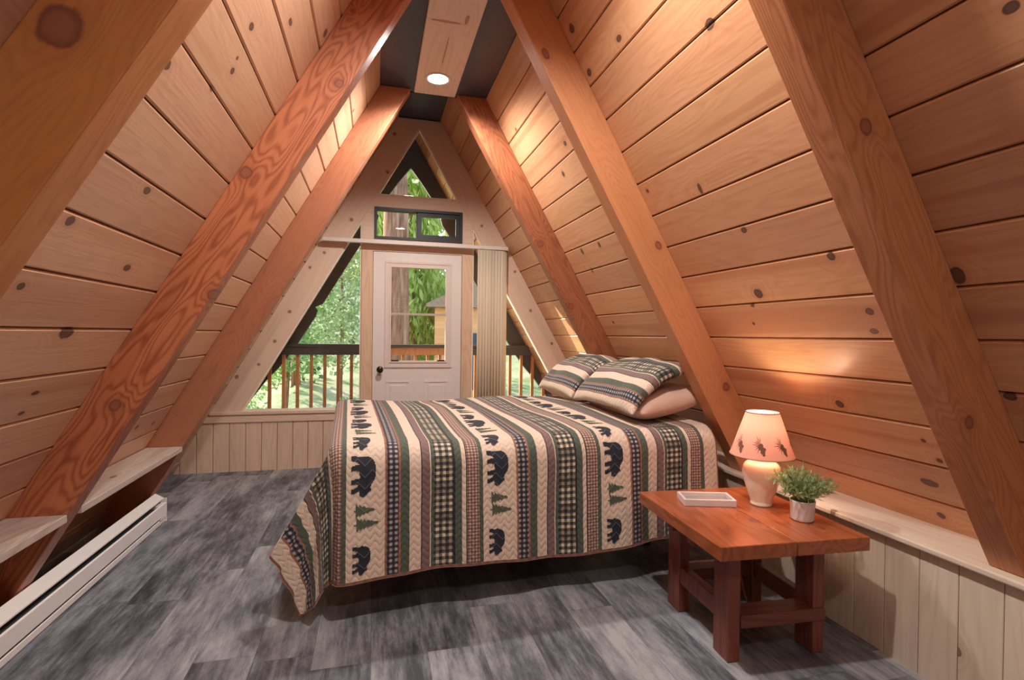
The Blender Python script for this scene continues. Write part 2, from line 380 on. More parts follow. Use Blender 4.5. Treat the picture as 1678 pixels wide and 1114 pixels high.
# ------------------------------------------------------------------ floor, plank walls
fl = MB().box((-2.0, YB, -0.06), (2.4, YG+.14, 0.0)); struct('floor', fl, M_floor)
for sg, name, mat, zend in ((-1, 'wall_left', M_plankL, 0.0), (1, 'wall_right', M_plankR, 0.50)):
    mb = MB(); s1 = s_at(zend, 0.0); k = 0; M = slopeM(sg)
    a = OFFP
    while a < s1 - .01:
        b = min(a + .2, s1); g = 0.0028; c = 0.006
        prof = [(a+g, -.02), (b-g, -.02), (b-g, -c), (b-g-c, 0), (a+g+c, 0), (a+g, -c)]
        mb.prism(prof, lambda p, n, d: tuple(M @ Vector((d, p, n))), YB, YO)
        a += .2
    mb.prism([(0.0, -.05), (s1, -.05), (s1, -.012), (0.0, -.012)], lambda p, n, d: tuple(M @ Vector((d, p, n))), YB, YO, 1)
    o = struct(name, mb, [mat, M_gap], None, M); recalc(o)

# far end of the loft behind the viewer
bw = MB(); xe = lambda z: (ZP-z)/T
z_ = 0.0
while z_ < 3.26:
    zz = min(z_+.2, 3.262); g = .002
    bw.prism([(XC-xe(z_+g), z_+g), (XC+xe(z_+g), z_+g), (XC+xe(zz-g), zz-g), (XC-xe(zz-g), zz-g)], lambda a, b, d: (a, d, b), YB-.02, YB)
    z_ += .2
struct('wall_front', bw, wood('pale_pine_boards', PALE_L, PALE_D, PKN, 'xzy', (0.0, .2), (), 0.16, 3.0, 0.5, 1.0, 0.3, 0.07))
# knee wall on the right with its cap
kn = MB(); y = YB
kn.box((2.172, YB, 0), (2.25, YG, .517), 1)
i = math.floor(YB/.15)
while i*.15 < YG:
    y0, y1 = max(i*.15, YB), min(i*.15+.15, YG); g = .0012; c = .0022
    kn.prism([(y0+g, 2.19), (y0+g, 2.16+c), (y0+g+c, 2.16), (y1-g-c, 2.16), (y1-g, 2.16+c), (y1-g, 2.19)], lambda p, x, d: (x, p, d), 0.0, .517)
    i += 1
o = struct('wall_knee', kn, [M_pale_k, M_gap]); recalc(o)
cp = MB().box((2.128, YB, .516), (2.43, YG, .541), 0, .006); struct('trim_1', cp, M_pale_y)

# ------------------------------------------------------------------ rafters
def rafter(key, sg, Y0, zlow, label):
    za, zb, w, dep = zlow, 3.268, 0.112, 0.2013
    poly = [(s_at(za, 0), 0.0), (s_at(za, dep), dep), (s_at(zb, dep), dep), (s_at(zb, 0), 0.0)]
    M = beamM(sg, Y0)
    mb = MB().prism(poly, lambda s, n, d: sP(sg, s, n, Y0 + d), 0.0, w, 0, .0045)
    o = mb.build('rafter', M_raf[key], None, M); recalc(o)
    return tag(o, label, 'roof beam', 'roof rafters')
rafter('L1', -1, 1.304, 0.002, 'brown roof rafter at the upper left with a large ring knot')
rafter('L2', -1, 2.750, 0.002, 'reddish roof rafter between the two wall shelves, with strong wavy grain')
rafter('L3', -1, 4.200, 0.002, 'dull brown roof rafter on the left, right beside the left gable board')
rafter('R1', 1, 1.304, 0.542, 'brown roof rafter at the far right standing on the pale knee wall cap')
rafter('R2', 1, 2.750, 0.542, 'orange roof rafter on the right rising from behind the table lamp')
rafter('R3', 1, 4.200, 0.542, 'dark reddish roof rafter on the right rising behind the farther striped pillow')

# ------------------------------------------------------------------ dark ceiling strip and ridge board
ce = MB().box((0.0, YB, 3.27), (0.88, 4.27, 3.29)).box((.15, 4.25, 3.61), (.73, YG+.1, 3.63)).box((0.0, 4.25, 3.27), (.88, 4.27, 3.63))
struct('ceiling', ce, M_dark)
rb = MB().box((.283, YB, 3.243), (.602, 4.205, 3.2695), 0, .004)
tag(rb.build('ridge_board', M_ridge), 'pale pine board along the ridge holding the round ceiling light', 'roof board')

# recessed lights along the ridge board, the rearmost an added fill
def downlight(y, label, vis):
    t = thing('ceiling_light', label, 'ceiling light', (.437, y, 3.243), 0, 'recessed lights along the ridge board')
    MB().lathe([(.074, 0), (.095, 0), (.095, -.006), (.088, -.009), (.074, -.004)], n=40, cap=False).build('trim_ring', M_whitem, t)
    MB().lathe([(.0, -.003), (.0745, -.003), (.0745, 0.0), (.0, 0.0)], n=40, cap=False).build('diffuser', emit('lit_diffuser', (1.0, .93, .84), 40.0), t)
    ld = bpy.data.lights.new('downlight', 'SPOT'); ld.energy = LIGHT_E; ld.color = (1.0, .955, .895); ld.spot_size = math.radians(158); ld.spot_blend = 0.55; ld.shadow_soft_size = .05
    lo = bpy.data.objects.new('downlight_bulb', ld); COL.objects.link(lo); lo.location = (0, 0, -.03); lo.parent = t
    return t
LIGHT_E = 205.0
downlight(3.93, 'round lit recessed light in the ridge board', True)
LIGHT_E = 205.0
downlight(1.66, 'round recessed light in the ridge board above the foot of the table', False)
LIGHT_E = 80.0
downlight(-.61, 'unseen recessed light added in the ridge board behind the viewer as fill', False)  # added out of view to fill the rafter faces turned to the viewer

# ------------------------------------------------------------------ gable wall
gw = MB(); zt = lambda x: ZP - T*abs(x - XC)
gw.box((-1.62, YG+.02, 0), (2.16, YG+.1, .50), 1)
i = -13
while True:
    x0 = -0.061 + i*.1426; x1 = x0 + .1426
    if x0 > 2.15: break
    g = .0018; c = .004; a, b = x0+g, min(x1-g, 2.158)
    ta, tb = min(.485, zt(a)-.004), min(.485, zt(b)-.004)
    if tb >= .4849: ta = tb
    if tb > 0.02:
        vs = []
        for (xx, tt, yy) in ((a, ta, YG+.03), (a, ta, YG+c), (a+c, ta, YG), (b-c, tb, YG), (b, tb, YG+c), (b, tb, YG+.03)):
            vs += [(xx, yy, 0.0), (xx, yy, max(.01, tt))]
        fs = [[0,2,4,6,8,10], [11,9,7,5,3,1]] + [(2*k, 2*((k+1) % 6), 2*((k+1) % 6)+1, 2*k+1) for k in range(6)]
        gw.solid(vs, [f[::-1] for f in fs])
    i += 1
o = struct('wall_back', gw, [M_pale_z, M_gap]); recalc(o)
DEPG = .2356
for sg, nm, mm in ((-1, 'trim_2', M_gbl), (1, 'trim_3', M_gbr)):     # sloping gable boards
    poly = [(XC+sg*(ZP-.583)/T, .583), (XC+sg*(3.516-.583)/T, .583), (XC, 3.516), (XC, 3.60), (XC+sg*(ZP-3.60)/T, 3.60)]
    Mb = Matrix((Vector((sg*Cc, 0, -S)), Vector((-sg*S, 0, -Cc)), Vector((0, 1, 0)))).transposed().to_4x4(); Mb.translation = (XC, YG, ZP)
    mb = MB().prism(poly, lambda a, b, d: (a, d, b), YG, YG+.08, 0, .003)
    o = struct(nm, mb, mm, None, Mb); recalc(o)
tr = MB()                                                             # header panels round the slider window
tr.box((-.131, YG+.003, 2.207), (1.019, YG+.12, 2.331)).box((-.131, YG+.003, 2.661), (1.019, YG+.12, 2.785))
tr.box((-.131, YG+.0035, 2.331), (-.011, YG+.12, 2.661)).box((.905, YG+.0035, 2.331), (1.019, YG+.12, 2.661))
struct('trim_4', tr, M_pale_x)
for nm, x0, x1 in (('trim_5', -.131, -.018), ('trim_6', .905, 1.019)):
    mb = MB().box((x0, YG-.004, 0), (x1, YG+.13, 2.206), 0, .003); struct(nm, mb, M_post)
for nm, x0, x1 in (('trim_7', -1.49, -.132), ('trim_8', 1.02, 2.155)): # window sills
    mb = MB()
    xl = (lambda z: XC-(ZP-z)/T-.004) if x0 < 0 else (lambda z: x0)
    mb.prism([(xl(.478), .478), (x1, .478), (x1, .536), (xl(.536), .536)], lambda a, b, d: (a, d, b), YG-.012, YG+.03, 0, .002)
    mb.prism([(xl(.552)+.0, .536), (x1, .536), (x1, .552), (xl(.552), .552)], lambda a, b, d: (a, d, b), YG-.004, YG+.03, 0, .001)
    mb.prism([(xl(.583), .552), (x1, .552), (x1, .584), (xl(.583), .584)], lambda a, b, d: (a, d, b), YG-.022, YG+.13, 0, .004)
    o = struct(nm, mb, M_pale_x); recalc(o)
# windows: three fixed panes with thin stops, one slider
M_stop = plain('pale_window_stop', (0.74, 0.64, 0.55), 0.45)
def tri_window(nm, pts):
    fr = MB(); n = len(pts)
    c = Vector((sum(p[0] for p in pts)/n, 0, sum(p[1] for p in pts)/n))
    # inset outline
    ins = []
    w = .013
    for i in range(n):
        p0, p1, p2 = Vector(pts[i-1]), Vector(pts[i]), Vector(pts[(i+1) % n])
        d1 = (p1-p0).normalized(); d2 = (p2-p1).normalized()
        n1 = Vector((-d1.y, d1.x)); n2 = Vector((-d2.y, d2.x))
        k = (n1+n2)/(1+n1.dot(n2)); ins.append(p1 + w*k)
    vs = []
    for y in (YG+.012, YG+.065):
        vs += [(p[0], y, p[1]) for p in pts] + [(p[0], y, p[1]) for p in ins]
    fs = []
    for i in range(n):
        j = (i+1) % n
        fs += [(i, j, n+j, n+i), (2*n+i, 3*n+i, 3*n+j, 2*n+j), (n+i, n+j, 3*n+j, 3*n+i), (i, 2*n+i, 2*n+j, j)]
    fr.add(vs, fs); o = fr.build(nm, M_stop); o['kind'] = 'structure'; recalc(o)
    g = MB().prism([tuple(p) for p in ins], lambda a, b, d: (a, d, b), YG+.045, YG+.049); q = g.build('pane', M_glass, o); recalc(q)
xin = lambda z, sg: XC + sg*(3.516-z)/T
tri_window('window_1', [(xin(2.785,-1), 2.785), (xin(2.785,1), 2.785), (XC, 3.516)])
tri_window('window_2', [(xin(.584,-1), .584), (-.131, .584), (-.131, 3.516-T*(XC+.131))])
tri_window('window_3', [(1.019, .584), (xin(.584,1), .584), (1.019, 3.516-T*(1.019-XC))])
w4 = MB(); y0, y1 = YG-.006, YG+.09
def rect_frame(mb, x0, x1, z0, z1, w, y0, y1, mi=0):
    mb.box((x0, y0, z0), (x1, y1, z0+w), mi).box((x0, y0, z1-w), (x1, y1, z1), mi).box((x0, y0, z0+w), (x0+w, y1, z1-w), mi).box((x1-w, y0, z0+w), (x1, y1, z1-w), mi)
rect_frame(w4, -.010, .904, 2.332, 2.660, .028, y0, y1)
w4o = w4.build('window_4', M_black); w4o['kind'] = 'structure'
sa = MB(); rect_frame(sa, .43, .876, 2.36, 2.632, .042, YG+.01, YG+.045); sao = sa.build('sliding_sash', M_black, w4o)
mu = MB().box((.418, YG+.03, 2.36), (.452, YG+.08, 2.632)); mu.build('mullion', M_black, w4o)
MB().box((.018, YG+.055, 2.36), (.425, YG+.059, 2.632)).build('pane', M_glass, w4o)
MB().box((.472, YG+.024, 2.40), (.834, YG+.028, 2.592)).build('pane', M_glass, sao)

# ------------------------------------------------------------------ door
dx0, dx1, dz0, dz1 = -.014, .901, .02, 2.203
dY = YG+.012
d = MB(); gx0, gx1, gz0, gz1 = .165, .738, 1.075, 2.052
d.box((dx0, dY, dz0), (gx0, dY+.045, dz1)).box((gx1, dY, dz0), (dx1, dY+.045, dz1)).box((gx0, dY, dz0), (gx1, dY+.045, gz0)).box((gx0, dY, gz1), (gx1, dY+.045, dz1))
for (px0, px1) in ((.12, .372), (.515, .765)):                         # embossed lower panels
    pz0, pz1 = .25, .865
    for k, (ins_, hgt) in enumerate(((0, .010), (.035, .006))):
        pass
    rect_frame(d, px0, px1, pz0, pz1, .016, dY-.006, dY+.002)
    d.box((px0+.045, dY-.005, pz0+.045), (px1-.045, dY+.002, pz1-.045), 0, .004)
door = d.build('door_1', M_white); door['kind'] = 'structure'
lf = MB(); rect_frame(lf, .105, .798, 1.005, 2.112, .022, dY-.012, dY+.002); rect_frame(lf, .127, .776, 1.027, 2.09, .038, dY-.007, dY+.002); rect_frame(lf, .155, .748, 1.055, 2.062, .014, dY-.014, dY+.03)
lf.build('lite_frame', plain('lite_frame_paint', (0.62, 0.50, 0.45), 0.4), door)
MB().box((gx0, dY+.020, gz0), (gx1, dY+.024, gz1)).build('pane', M_glass, door)
MB().box((.169, dY-.004, 1.553), (.734, dY+.034, 1.575)).build('sash_rail', plain('sash_rail_paint', (0.45, 0.36, 0.31), 0.4), door)
MB().box((.172, dY-.006, 1.07), (.25, dY+.01, 1.083)).box((.65, dY-.006, 1.07), (.73, dY+.01, 1.083)).build('sash_latch', M_bronze, door)
kb = MB(); Mk = Matrix.Translation((.062, dY, .985)) @ Matrix.Rotation(PI/2, 4, 'X')
prof = [(.0, 0), (.034, 0), (.034, .004), (.028, .009), (.013, .012), (.012, .034), (.020, .040), (.030, .052), (.031, .062), (.026, .070), (.012, .074), (0, .075)]
tmp = MB().lathe(prof, n=28, cap=False); kb.add([tuple(Mk @ Vector(p)) for p in tmp.v], tmp.f, 0, True); kb.build('door_knob', M_bronze, door)
MB().box((-.02, YG-.03, 0.0), (.908, YG+.12, .02)).build('threshold', M_bronze, door)
jg = MB().box((-.019, YG+.03, .02), (-.0145, YG+.1, 2.207)).box((.9015, YG+.03, .02), (.906, YG+.1, 2.207)).box((-.019, YG+.03, 2.2035), (.906, YG+.1, 2.2075))
jg.build('weatherstrip', M_black, door)

# ------------------------------------------------------------------ vertical blind
bl = thing('vertical_blind', 'cream vertical blind drawn into a stack at the right of the white door', 'blind', (0, YG-.07, 0))
M_rail = plain('blind_rail', (0.66, 0.58, 0.53), 0.4)
MB().box((-.503, -.024, 2.268), (1.388, .024, 2.306), 0, .004).build('headrail', M_rail, bl)
for bx in (-.46, .43, 1.33): MB().box((bx-.03, .024, 2.276), (bx+.03, .066, 2.296)).build('bracket', M_rail, bl)
M_vane = []
N = NT('cream_vane'); oi = N.n('ObjectInfo').outputs['Random']
c = N.mix(oi, (0.68, 0.56, 0.42, 1), (0.80, 0.68, 0.54, 1))
b1 = N.n('BsdfDiffuse', Color=c); b2 = N.n('BsdfTranslucent', Color=(.72, .60, .42, 1)); mx = N.n('MixShader', i0=0.25, i1=b1.outputs[0], i2=b2.outputs[0])
N.t.links.new(mx.outputs[0], N.out.inputs[0]); M_vane = N.mat
for i in range(9):
    v = MB(); xx = 1.092 + i*.0325; ang = math.radians(38 + random.uniform(-7, 7)); ca, sa_ = math.cos(ang), math.sin(ang)
    pr = []
    for k in range(7):
        t_ = (k-3)/3*.044; bow = .004*(1-(k-3)**2/9)
        pr.append((xx + t_*ca + bow*sa_, t_*sa_ - bow*ca))
    vs = [(x_, y_, .06) for x_, y_ in pr] + [(x_, y_, 2.262) for x_, y_ in pr]
    v.add(vs, [(k, k+1, 8+k, 7+k) for k in range(6)], 0, True)
    o = v.build('vane', M_vane, bl)
    md = o.modifiers.new('thick', 'SOLIDIFY'); md.thickness = .0012

# ------------------------------------------------------------------ left side: shelves, heater, skirting
for ya, yb, lab in ((2.866, 4.196, 'worn pine shelf between the reddish rafter and the farthest left rafter, above the heater end'),
                    (1.420, 2.746, 'worn pine shelf at the left edge of the photo between the two nearer left rafters')):
    xb = XC-(ZP-.54)/T
    sh = MB().prism([(xb+.004, .54), (XC-(ZP-.505)/T+.004, .505), (-1.305, .505), (-1.305, .54)], lambda a, b, d: (a, d, b), ya, yb, 0, .003)
    o = sh.build('wall_shelf', M_shelf); recalc(o); tag(o, lab, 'shelf', 'shelves between the left rafters')
bb = MB()
for ya, yb in ((2.866, 4.196), (1.42, 2.746), (4.316, 5.6)):
    bb.prism([(s_at(.12, .002), .002), (s_at(0.003, .002), .002), (s_at(.003, .02), .02), (s_at(.12, .02), .02)], lambda s, n, d: sP(-1, s, n, d), ya, yb)
o = struct('baseboard_left', bb, M_shelf); recalc(o)
ht = thing('baseboard_heater', 'long white electric baseboard heater on the floor along the left side', 'heater', (0, 0, 0))
hy0, hy1 = .6, 4.245
P = lambda a, b, dd: (a, dd, b)
h = MB().prism([(-1.497, .0), (-1.490, .0), (-1.490, .195), (-1.497, .195)], P, hy0, hy1); h.build('back_panel', M_whitem, ht)
h = MB().prism([(-1.496, .195), (-1.490, .203), (-1.436, .170), (-1.436, .163), (-1.440, .163), (-1.490, .194)], P, hy0, hy1); o = h.build('hood', M_whitem, ht); recalc(o)
h = MB().prism([(-1.422, .060), (-1.417, .058), (-1.417, .138), (-1.424, .144), (-1.429, .140), (-1.423, .136)], P, hy0, hy1); o = h.build('front_panel', M_whitem, ht); recalc(o)
h = MB().prism([(-1.49, .003), (-1.428, .003), (-1.424, .009), (-1.424, .036), (-1.428, .040), (-1.432, .036), (-1.432, .012), (-1.49, .012)], P, hy0, hy1); o = h.build('bottom_lip', M_whitem, ht); recalc(o)
h = MB().box((-1.49, hy1-.012, .003), (-1.416, hy1, .170), 0, .002); h.box((-1.49, hy1-.11, .04), (-1.4155, hy1-.001, .139), 0, .002); h.build('end_cap', M_whitem, ht)
h = MB().box((-1.488, hy0, .035), (-1.445, hy1-.12, .125)); h.build('heating_element', M_steel, ht)

# ------------------------------------------------------------------ bed
BX, BY, BR = -.205, 2.60, math.radians(2.6)
TOPZ, LEN, WID, OVH = .812, 2.17, 1.90, .565
bed = thing('bed', 'large bed frame and mattress under the striped bear quilt', 'bed', (BX, BY, 0), BR)
MB().box((.05, .05, .56), (LEN-.04, WID-.05, .775), 0, .09).build('mattress', M_sheet, bed)
MB().box((.06, .06, .29), (LEN-.05, WID-.06, .555), 0, .02).build('box_spring', M_dkfab, bed)
fr = MB().box((.07, .07, .235), (LEN-.06, .11, .285)).box((.07, WID-.11, .235), (LEN-.06, WID-.07, .285)).box((.07, .11, .235), (.11, WID-.11, .285)).box((LEN-.10, .11, .235), (LEN-.06, WID-.11, .285)).box((.225, .11, .235), (.275, WID-.11, .285)).box((1.025, .11, .235), (1.075, WID-.11, .285)).box((LEN-.225, .11, .235), (LEN-.175, WID-.11, .285))
fr.build('frame', M_black, bed)
for lx in (.25, 1.05, LEN-.2):
    for ly in (.42, WID-.42):
        MB().lathe([(.016, 0), (.028, .002), (.028, .012), (.018, .02), (.018, .235)], (lx, ly, 0.001), 14).build('leg', M_black, bed)

RC, RF = .13, .05
def hang(rho, r, fl):
    """distance past the inset edge -> (outward, downward) round a curve of radius r ending at flare angle fl"""
    amax = PI/2 - fl; la = r*amax
    if rho <= la:
        a = rho/r; return r*math.sin(a), r*(1-math.cos(a)), 0.0
    return r*math.sin(amax), r*(1-math.cos(amax)), rho-la
def lerp(a, b, t): return a + (b-a)*max(0.0, min(1.0, t))
def corner_dir(ph):
    """direction of the hanging cloth at the foot corner; ph 0 = near side, 90 = foot end (degrees)"""
    keys = [(0, 1.5, -.05), (8, 2, .045), (16, 3, .02), (27, 5, -.12), (36, 8, -.03), (45, 12.5, -.085), (54, 21, -.03), (62, 29, -.045), (67, 29, .08), (78, 16, .05), (90, 5, 0.0)]
    for (a, t0, y0), (b, t1, y1) in zip(keys, keys[1:]):
        if ph <= b:
            k = (ph-a)/(b-a); k = k*k*(3-2*k); break
    t_ = math.radians(t0 + (t1-t0)*k); yy = y0 + (y1-y0)*k
    return Vector((-math.sin(t_), yy, -math.cos(t_))).normalized()
def quilt_pos(u, v):
    z = TOPZ + .012*math.sin(u*5.1+1.3)*math.sin(v*4.2+.4) + .022*math.sin(PI*max(0, min(1, v/WID)))
    z += .02*max(0, min(1, (u-1.2)/.8))
    a = max(0.0, RF-u); far = v > WID-RC
    b = max(0.0, RC-v) if not far else max(0.0, v-(WID-RC))
    sgn = 1 if far else -1
    px, py = max(u, RF), min(max(v, RC), WID-RC)
    if a == 0 and b == 0: return Vector((px, py, z))
    rho = math.hypot(a, b); ph = math.degrees(math.atan2(a, b))
    rr = RC+(RF-RC)*min(1.0, ph/70)
    o, dn, rest = hang(rho, rr, math.radians(4))
    h2 = Vector((-math.sin(math.radians(ph)), sgn*math.cos(math.radians(ph)), 0))
    p = Vector((px, py, z)) + h2*o - Vector((0, 0, dn))
    dr = corner_dir(ph)
    if far:
        k_ = math.radians(ph); dr = Vector((-.10*math.sin(k_), .07*math.cos(k_), -1)).normalized()
    if ph < 1e-6:
        dr = Vector((0, sgn*.055, -1)).normalized()
        p.y += sgn*(.012*math.sin(u*9.0+.6) + .006*math.sin(u*21.0))*min(1, rest/.3)
    p += dr*rest
    if rest > 0 and ph >= 1e-6:
        p += Vector((0, 1, 0))*(.010*math.sin(ph*.35)*rest)
    p.z = max(p.z, .03)
    return p
def quilt_nrm(u, v):
    e = .004
    n = (quilt_pos(u+e, v)-quilt_pos(u-e, v)).cross(quilt_pos(u, v+e)-quilt_pos(u, v-e))
    return n.normalized()
def grange(a, b, st):
    n = max(1, int(round((b-a)/st))); return [a+(b-a)*i/n for i in range(n+1)]
us = grange(-.49, RF, .0125) + grange(RF, LEN, .017)[1:]
vs_ = grange(-OVH, RC, .0125) + grange(RC, WID-RC, .02)[1:] + grange(WID-RC, WID+.5, .025)[1:]
qb = MB(); nv = len(vs_); uvs = []
V = [tuple(quilt_pos(u, v)) for u in us for v in vs_]; uvs = [(u, v) for u in us for v in vs_]
qb.add(V, [(i*nv+j, (i+1)*nv+j, (i+1)*nv+j+1, i*nv+j+1) for i in range(len(us)-1) for j in range(nv-1)], 0, True)
# hem thickness
nb = len(qb.v); loop = [i*nv for i in range(len(us)-1, -1, -1)] + [j for j in range(1, nv)]
for q in loop:
    u, v = uvs[q]; n = quilt_nrm(u+.002 if u < 0 else u-.005, v+.002 if v < 1 else v-.005); p = Vector(V[q])
    for dd in (.006, -.006):
        qb.v.append(tuple(p+n*dd)); uvs.append((u, v))
hf = []
for k in range(len(loop)-1):
    a, b = nb+2*k, nb+2*k+2; hf += [(a, b, b+1, a+1)]
for f in hf: qb.f.append(list(f)); qb.m.append(0); qb.sm.append(True)
BEAR = [(-.5,.26),(-.49,.33),(-.43,.39),(-.38,.45),(-.34,.51),(-.29,.48),(-.2,.5),(-.1,.58),(.02,.61),(.14,.60),(.28,.60),(.40,.55),(.47,.45),(.49,.32),(.47,.20),(.50,.08),(.50,0),(.38,0),(.37,.08),(.33,.16),(.28,.20),
        (.27,.10),(.24,.0),(.13,.0),(.15,.10),(.11,.21),(-.04,.22),(-.06,.12),(-.08,0),(-.20,0),(-.18,.10),(-.20,.18),(-.25,.15),(-.29,.07),(-.30,.0),(-.42,.0),(-.40,.08),(-.35,.20),(-.40,.21),(-.46,.20)]
def fir(cx, w, h, tiers=6):
    L_, R_ = [], []
    for k in range(tiers):
        y0 = h*(.10+.9*k/tiers); y1 = h*(.10+.9*(k+1)/tiers)
        ww = w*.5*(1-k/tiers*.9); L_ += [(cx-ww, y0), (cx-ww*.45, y1-h*.02)]; R_ += [(cx+ww, y0), (cx+ww*.45, y1-h*.02)]
    return [(cx-.03*w, y*0) for y in (0,)] + [(cx-.05*w, .1*h)] + L_ + [(cx, h)] + R_[::-1] + [(cx+.05*w, .1*h), (cx+.03*w, 0)]
def inside(p, poly):
    x, y = p; c = False
    for i in range(len(poly)):
        (x0, y0), (x1, y1) = poly[i-1], poly[i]
        if (y0 > y) != (y1 > y) and x < (x1-x0)*(y-y0)/(y1-y0)+x0: c = not c
    return c
def applique(polys, u0, v0, size, mi, step=.0042):
    """polys in motif units (x = along -v is the head side, y = up = +u)"""
    allp = [p for q in polys for p in q]
    xa, xb = min(p[0] for p in allp), max(p[0] for p in allp); ya, yb = min(p[1] for p in allp), max(p[1] for p in allp)
    nx, ny = int((xb-xa)*size/step)+1, int((yb-ya)*size/step)+1
    idx = {}
    def vid(i, j):
        if (i, j) not in idx:
            x = xa+(xb-xa)*i/nx; y = ya+(yb-ya)*j/ny; u, v = u0+y*size, v0+x*size
            idx[(i, j)] = len(qb.v); qb.v.append(tuple(quilt_pos(u, v) + quilt_nrm(u, v)*.0022)); uvs.append((u, v))
        return idx[(i, j)]
    for i in range(nx):
        for j in range(ny):
            x = xa+(xb-xa)*(i+.5)/nx; y = ya+(yb-ya)*(j+.5)/ny
            if any(inside((x, y), q) for q in polys):
                qb.f.append([vid(i, j), vid(i, j+1), vid(i+1, j+1), vid(i+1, j)][::-1]); qb.m.append(mi); qb.sm.append(True)
TREE = [fir(-.22, .62, 1.0), fir(.32, .55, .82, 5)]
for k in range(-1, 4):
    ub = U0 + k*PER
    if k == 3: continue
    j = 0
    for v0 in [x*.19 - .46 for x in range(0, 12)]:
        kind = j % 3; j += 1
        if v0 > 1.85: break
        if k == -1 and v0 < 0.3: continue
        if k == 2 and v0 > .25 and kind == 9: continue
        if kind == 0: applique([BEAR], ub+.030, v0, .135, 1)
        elif kind == 1: applique(TREE, ub+.035, v0, .115, 2)
        else: applique([BEAR], ub+.022, v0, .185, 1)
qm = Matrix.Translation((BX, BY, 0)) @ Matrix.Rotation(BR, 4, 'Z')
qo = qb.build('quilt', [M_quilt, M_bear, M_pine], None, None, uvs); qo.matrix_world = qm
tag(qo, 'striped quilt with black bears and green pine trees spread over the bed', 'quilt')

# ------------------------------------------------------------------ pillows
def pillow(name, w, h, t, mats, loc, R, label, cat, bend=None, uvo=(0, 0), group=None, flange=0.0, seed=1):
    """w across (local x), h up (local y), t thickness; bend=(angle0, angle1) rolls it along its height"""
    rn = random.Random(seed); n = 40; mb = MB(); uv = []
    ph = [rn.uniform(0, 6) for _ in range(6)]
    def pt(a, b, side):
        x, y = a*w/2, b*h/2
        ca = max(0, 1-abs(a)**3.2); cb = max(0, 1-abs(b)**3.2)
        th = t/2*(ca*cb)**.5
        pin = 1.0
        edge = 1-.09*(1-abs(b)**2.5)*abs(a)**4 ; edg2 = 1-.09*(1-abs(a)**2.5)*abs(b)**4
        x *= edge*pin; y *= edg2*pin
        wr = .010*math.sin(5*a+3*b+ph[0])*math.sin(4*b-2*a+ph[1]) + .006*math.sin(11*a+ph[2])*(abs(b)**2) + .006*math.sin(9*b+ph[3])*abs(a)**2
        z = side*th + wr*(ca*cb)**.3*(side*.5+.5) + .004*math.sin(8*a+ph[4])*(1-cb)
        if bend:
            L_ = h; sg_ = (y+h/2)/L_
            k0, k1 = bend; m_ = 12; yy = zz = 0; 
            for q in range(m_):
                an = k0+(k1-k0)*(sg_*(q+.5)/m_); yy += math.cos(an)*sg_*L_/m_; zz += math.sin(an)*sg_*L_/m_
            an = k0+(k1-k0)*sg_
            return (x, yy - z*math.sin(an), zz + z*math.cos(an))
        return (x, y, z)
    for side in (1, -1):
        vs = [pt(-1+2*i/n, -1+2*j/n, side) for i in range(n+1) for j in range(n+1)]
        uv += [(uvo[0]+(j/n)*h, uvo[1]+(i/n)*w) for i in range(n+1) for j in range(n+1)]
        fs = [(i*(n+1)+j, (i+1)*(n+1)+j, (i+1)*(n+1)+j+1, i*(n+1)+j+1) for i in range(n) for j in range(n)]
        if side < 0: fs = [f[::-1] for f in fs]
        mb.add(vs, fs, 0, True)
    o = mb.build(name, mats, None, None, uv)
    o.matrix_world = Matrix.Translation(loc) @ R
    bm = bmesh.new(); bm.from_mesh(o.data); bmesh.ops.remove_doubles(bm, verts=bm.verts, dist=.0006); bm.to_mesh(o.data); bm.free()
    return tag(o, label, cat, 'striped shams on the bed' if name == 'pillow_sham' else 'plain pillows on the bed')
# frames: local x -> -Y (towards the camera), local y -> +X (up the bed), local z -> up
def bedframe(rz, tilt=0.0, roll=0.0):
    B = Matrix((Vector((0, -1, 0)), Vector((1, 0, 0)), Vector((0, 0, 1)))).transposed().to_4x4()
    return Matrix.Rotation(rz, 4, 'Z') @ B @ Matrix.Rotation(roll, 4, 'Y') @ Matrix.Rotation(tilt, 4, 'X')
pillow('pillow', .84, .50, .19, M_pink, (1.785, 3.275, .942), bedframe(BR, math.radians(12)), 'plain peach pillow behind the nearer striped sham', 'pillow', seed=4)
pillow('pillow', .80, .46, .19, M_pink, (1.70, 4.10, .942), bedframe(BR, math.radians(12)), 'plain pillow behind the farther striped sham', 'pillow', seed=5)
bd = (math.radians(58), math.radians(4))
pillow('pillow_sham', .86, .57, .13, M_sham, (1.465, 3.27, .885), bedframe(BR+math.radians(1)), 'nearer striped pillow sham leaning on the peach pillow', 'pillow', bd, (.255*PER-.055, .3), seed=2)
pillow('pillow_sham', .80, .56, .13, M_sham, (1.43, 4.11, .885), bedframe(BR-math.radians(2)), 'farther striped pillow sham beside the gable window', 'pillow', bd, (.255*PER-.055, .7), seed=3)

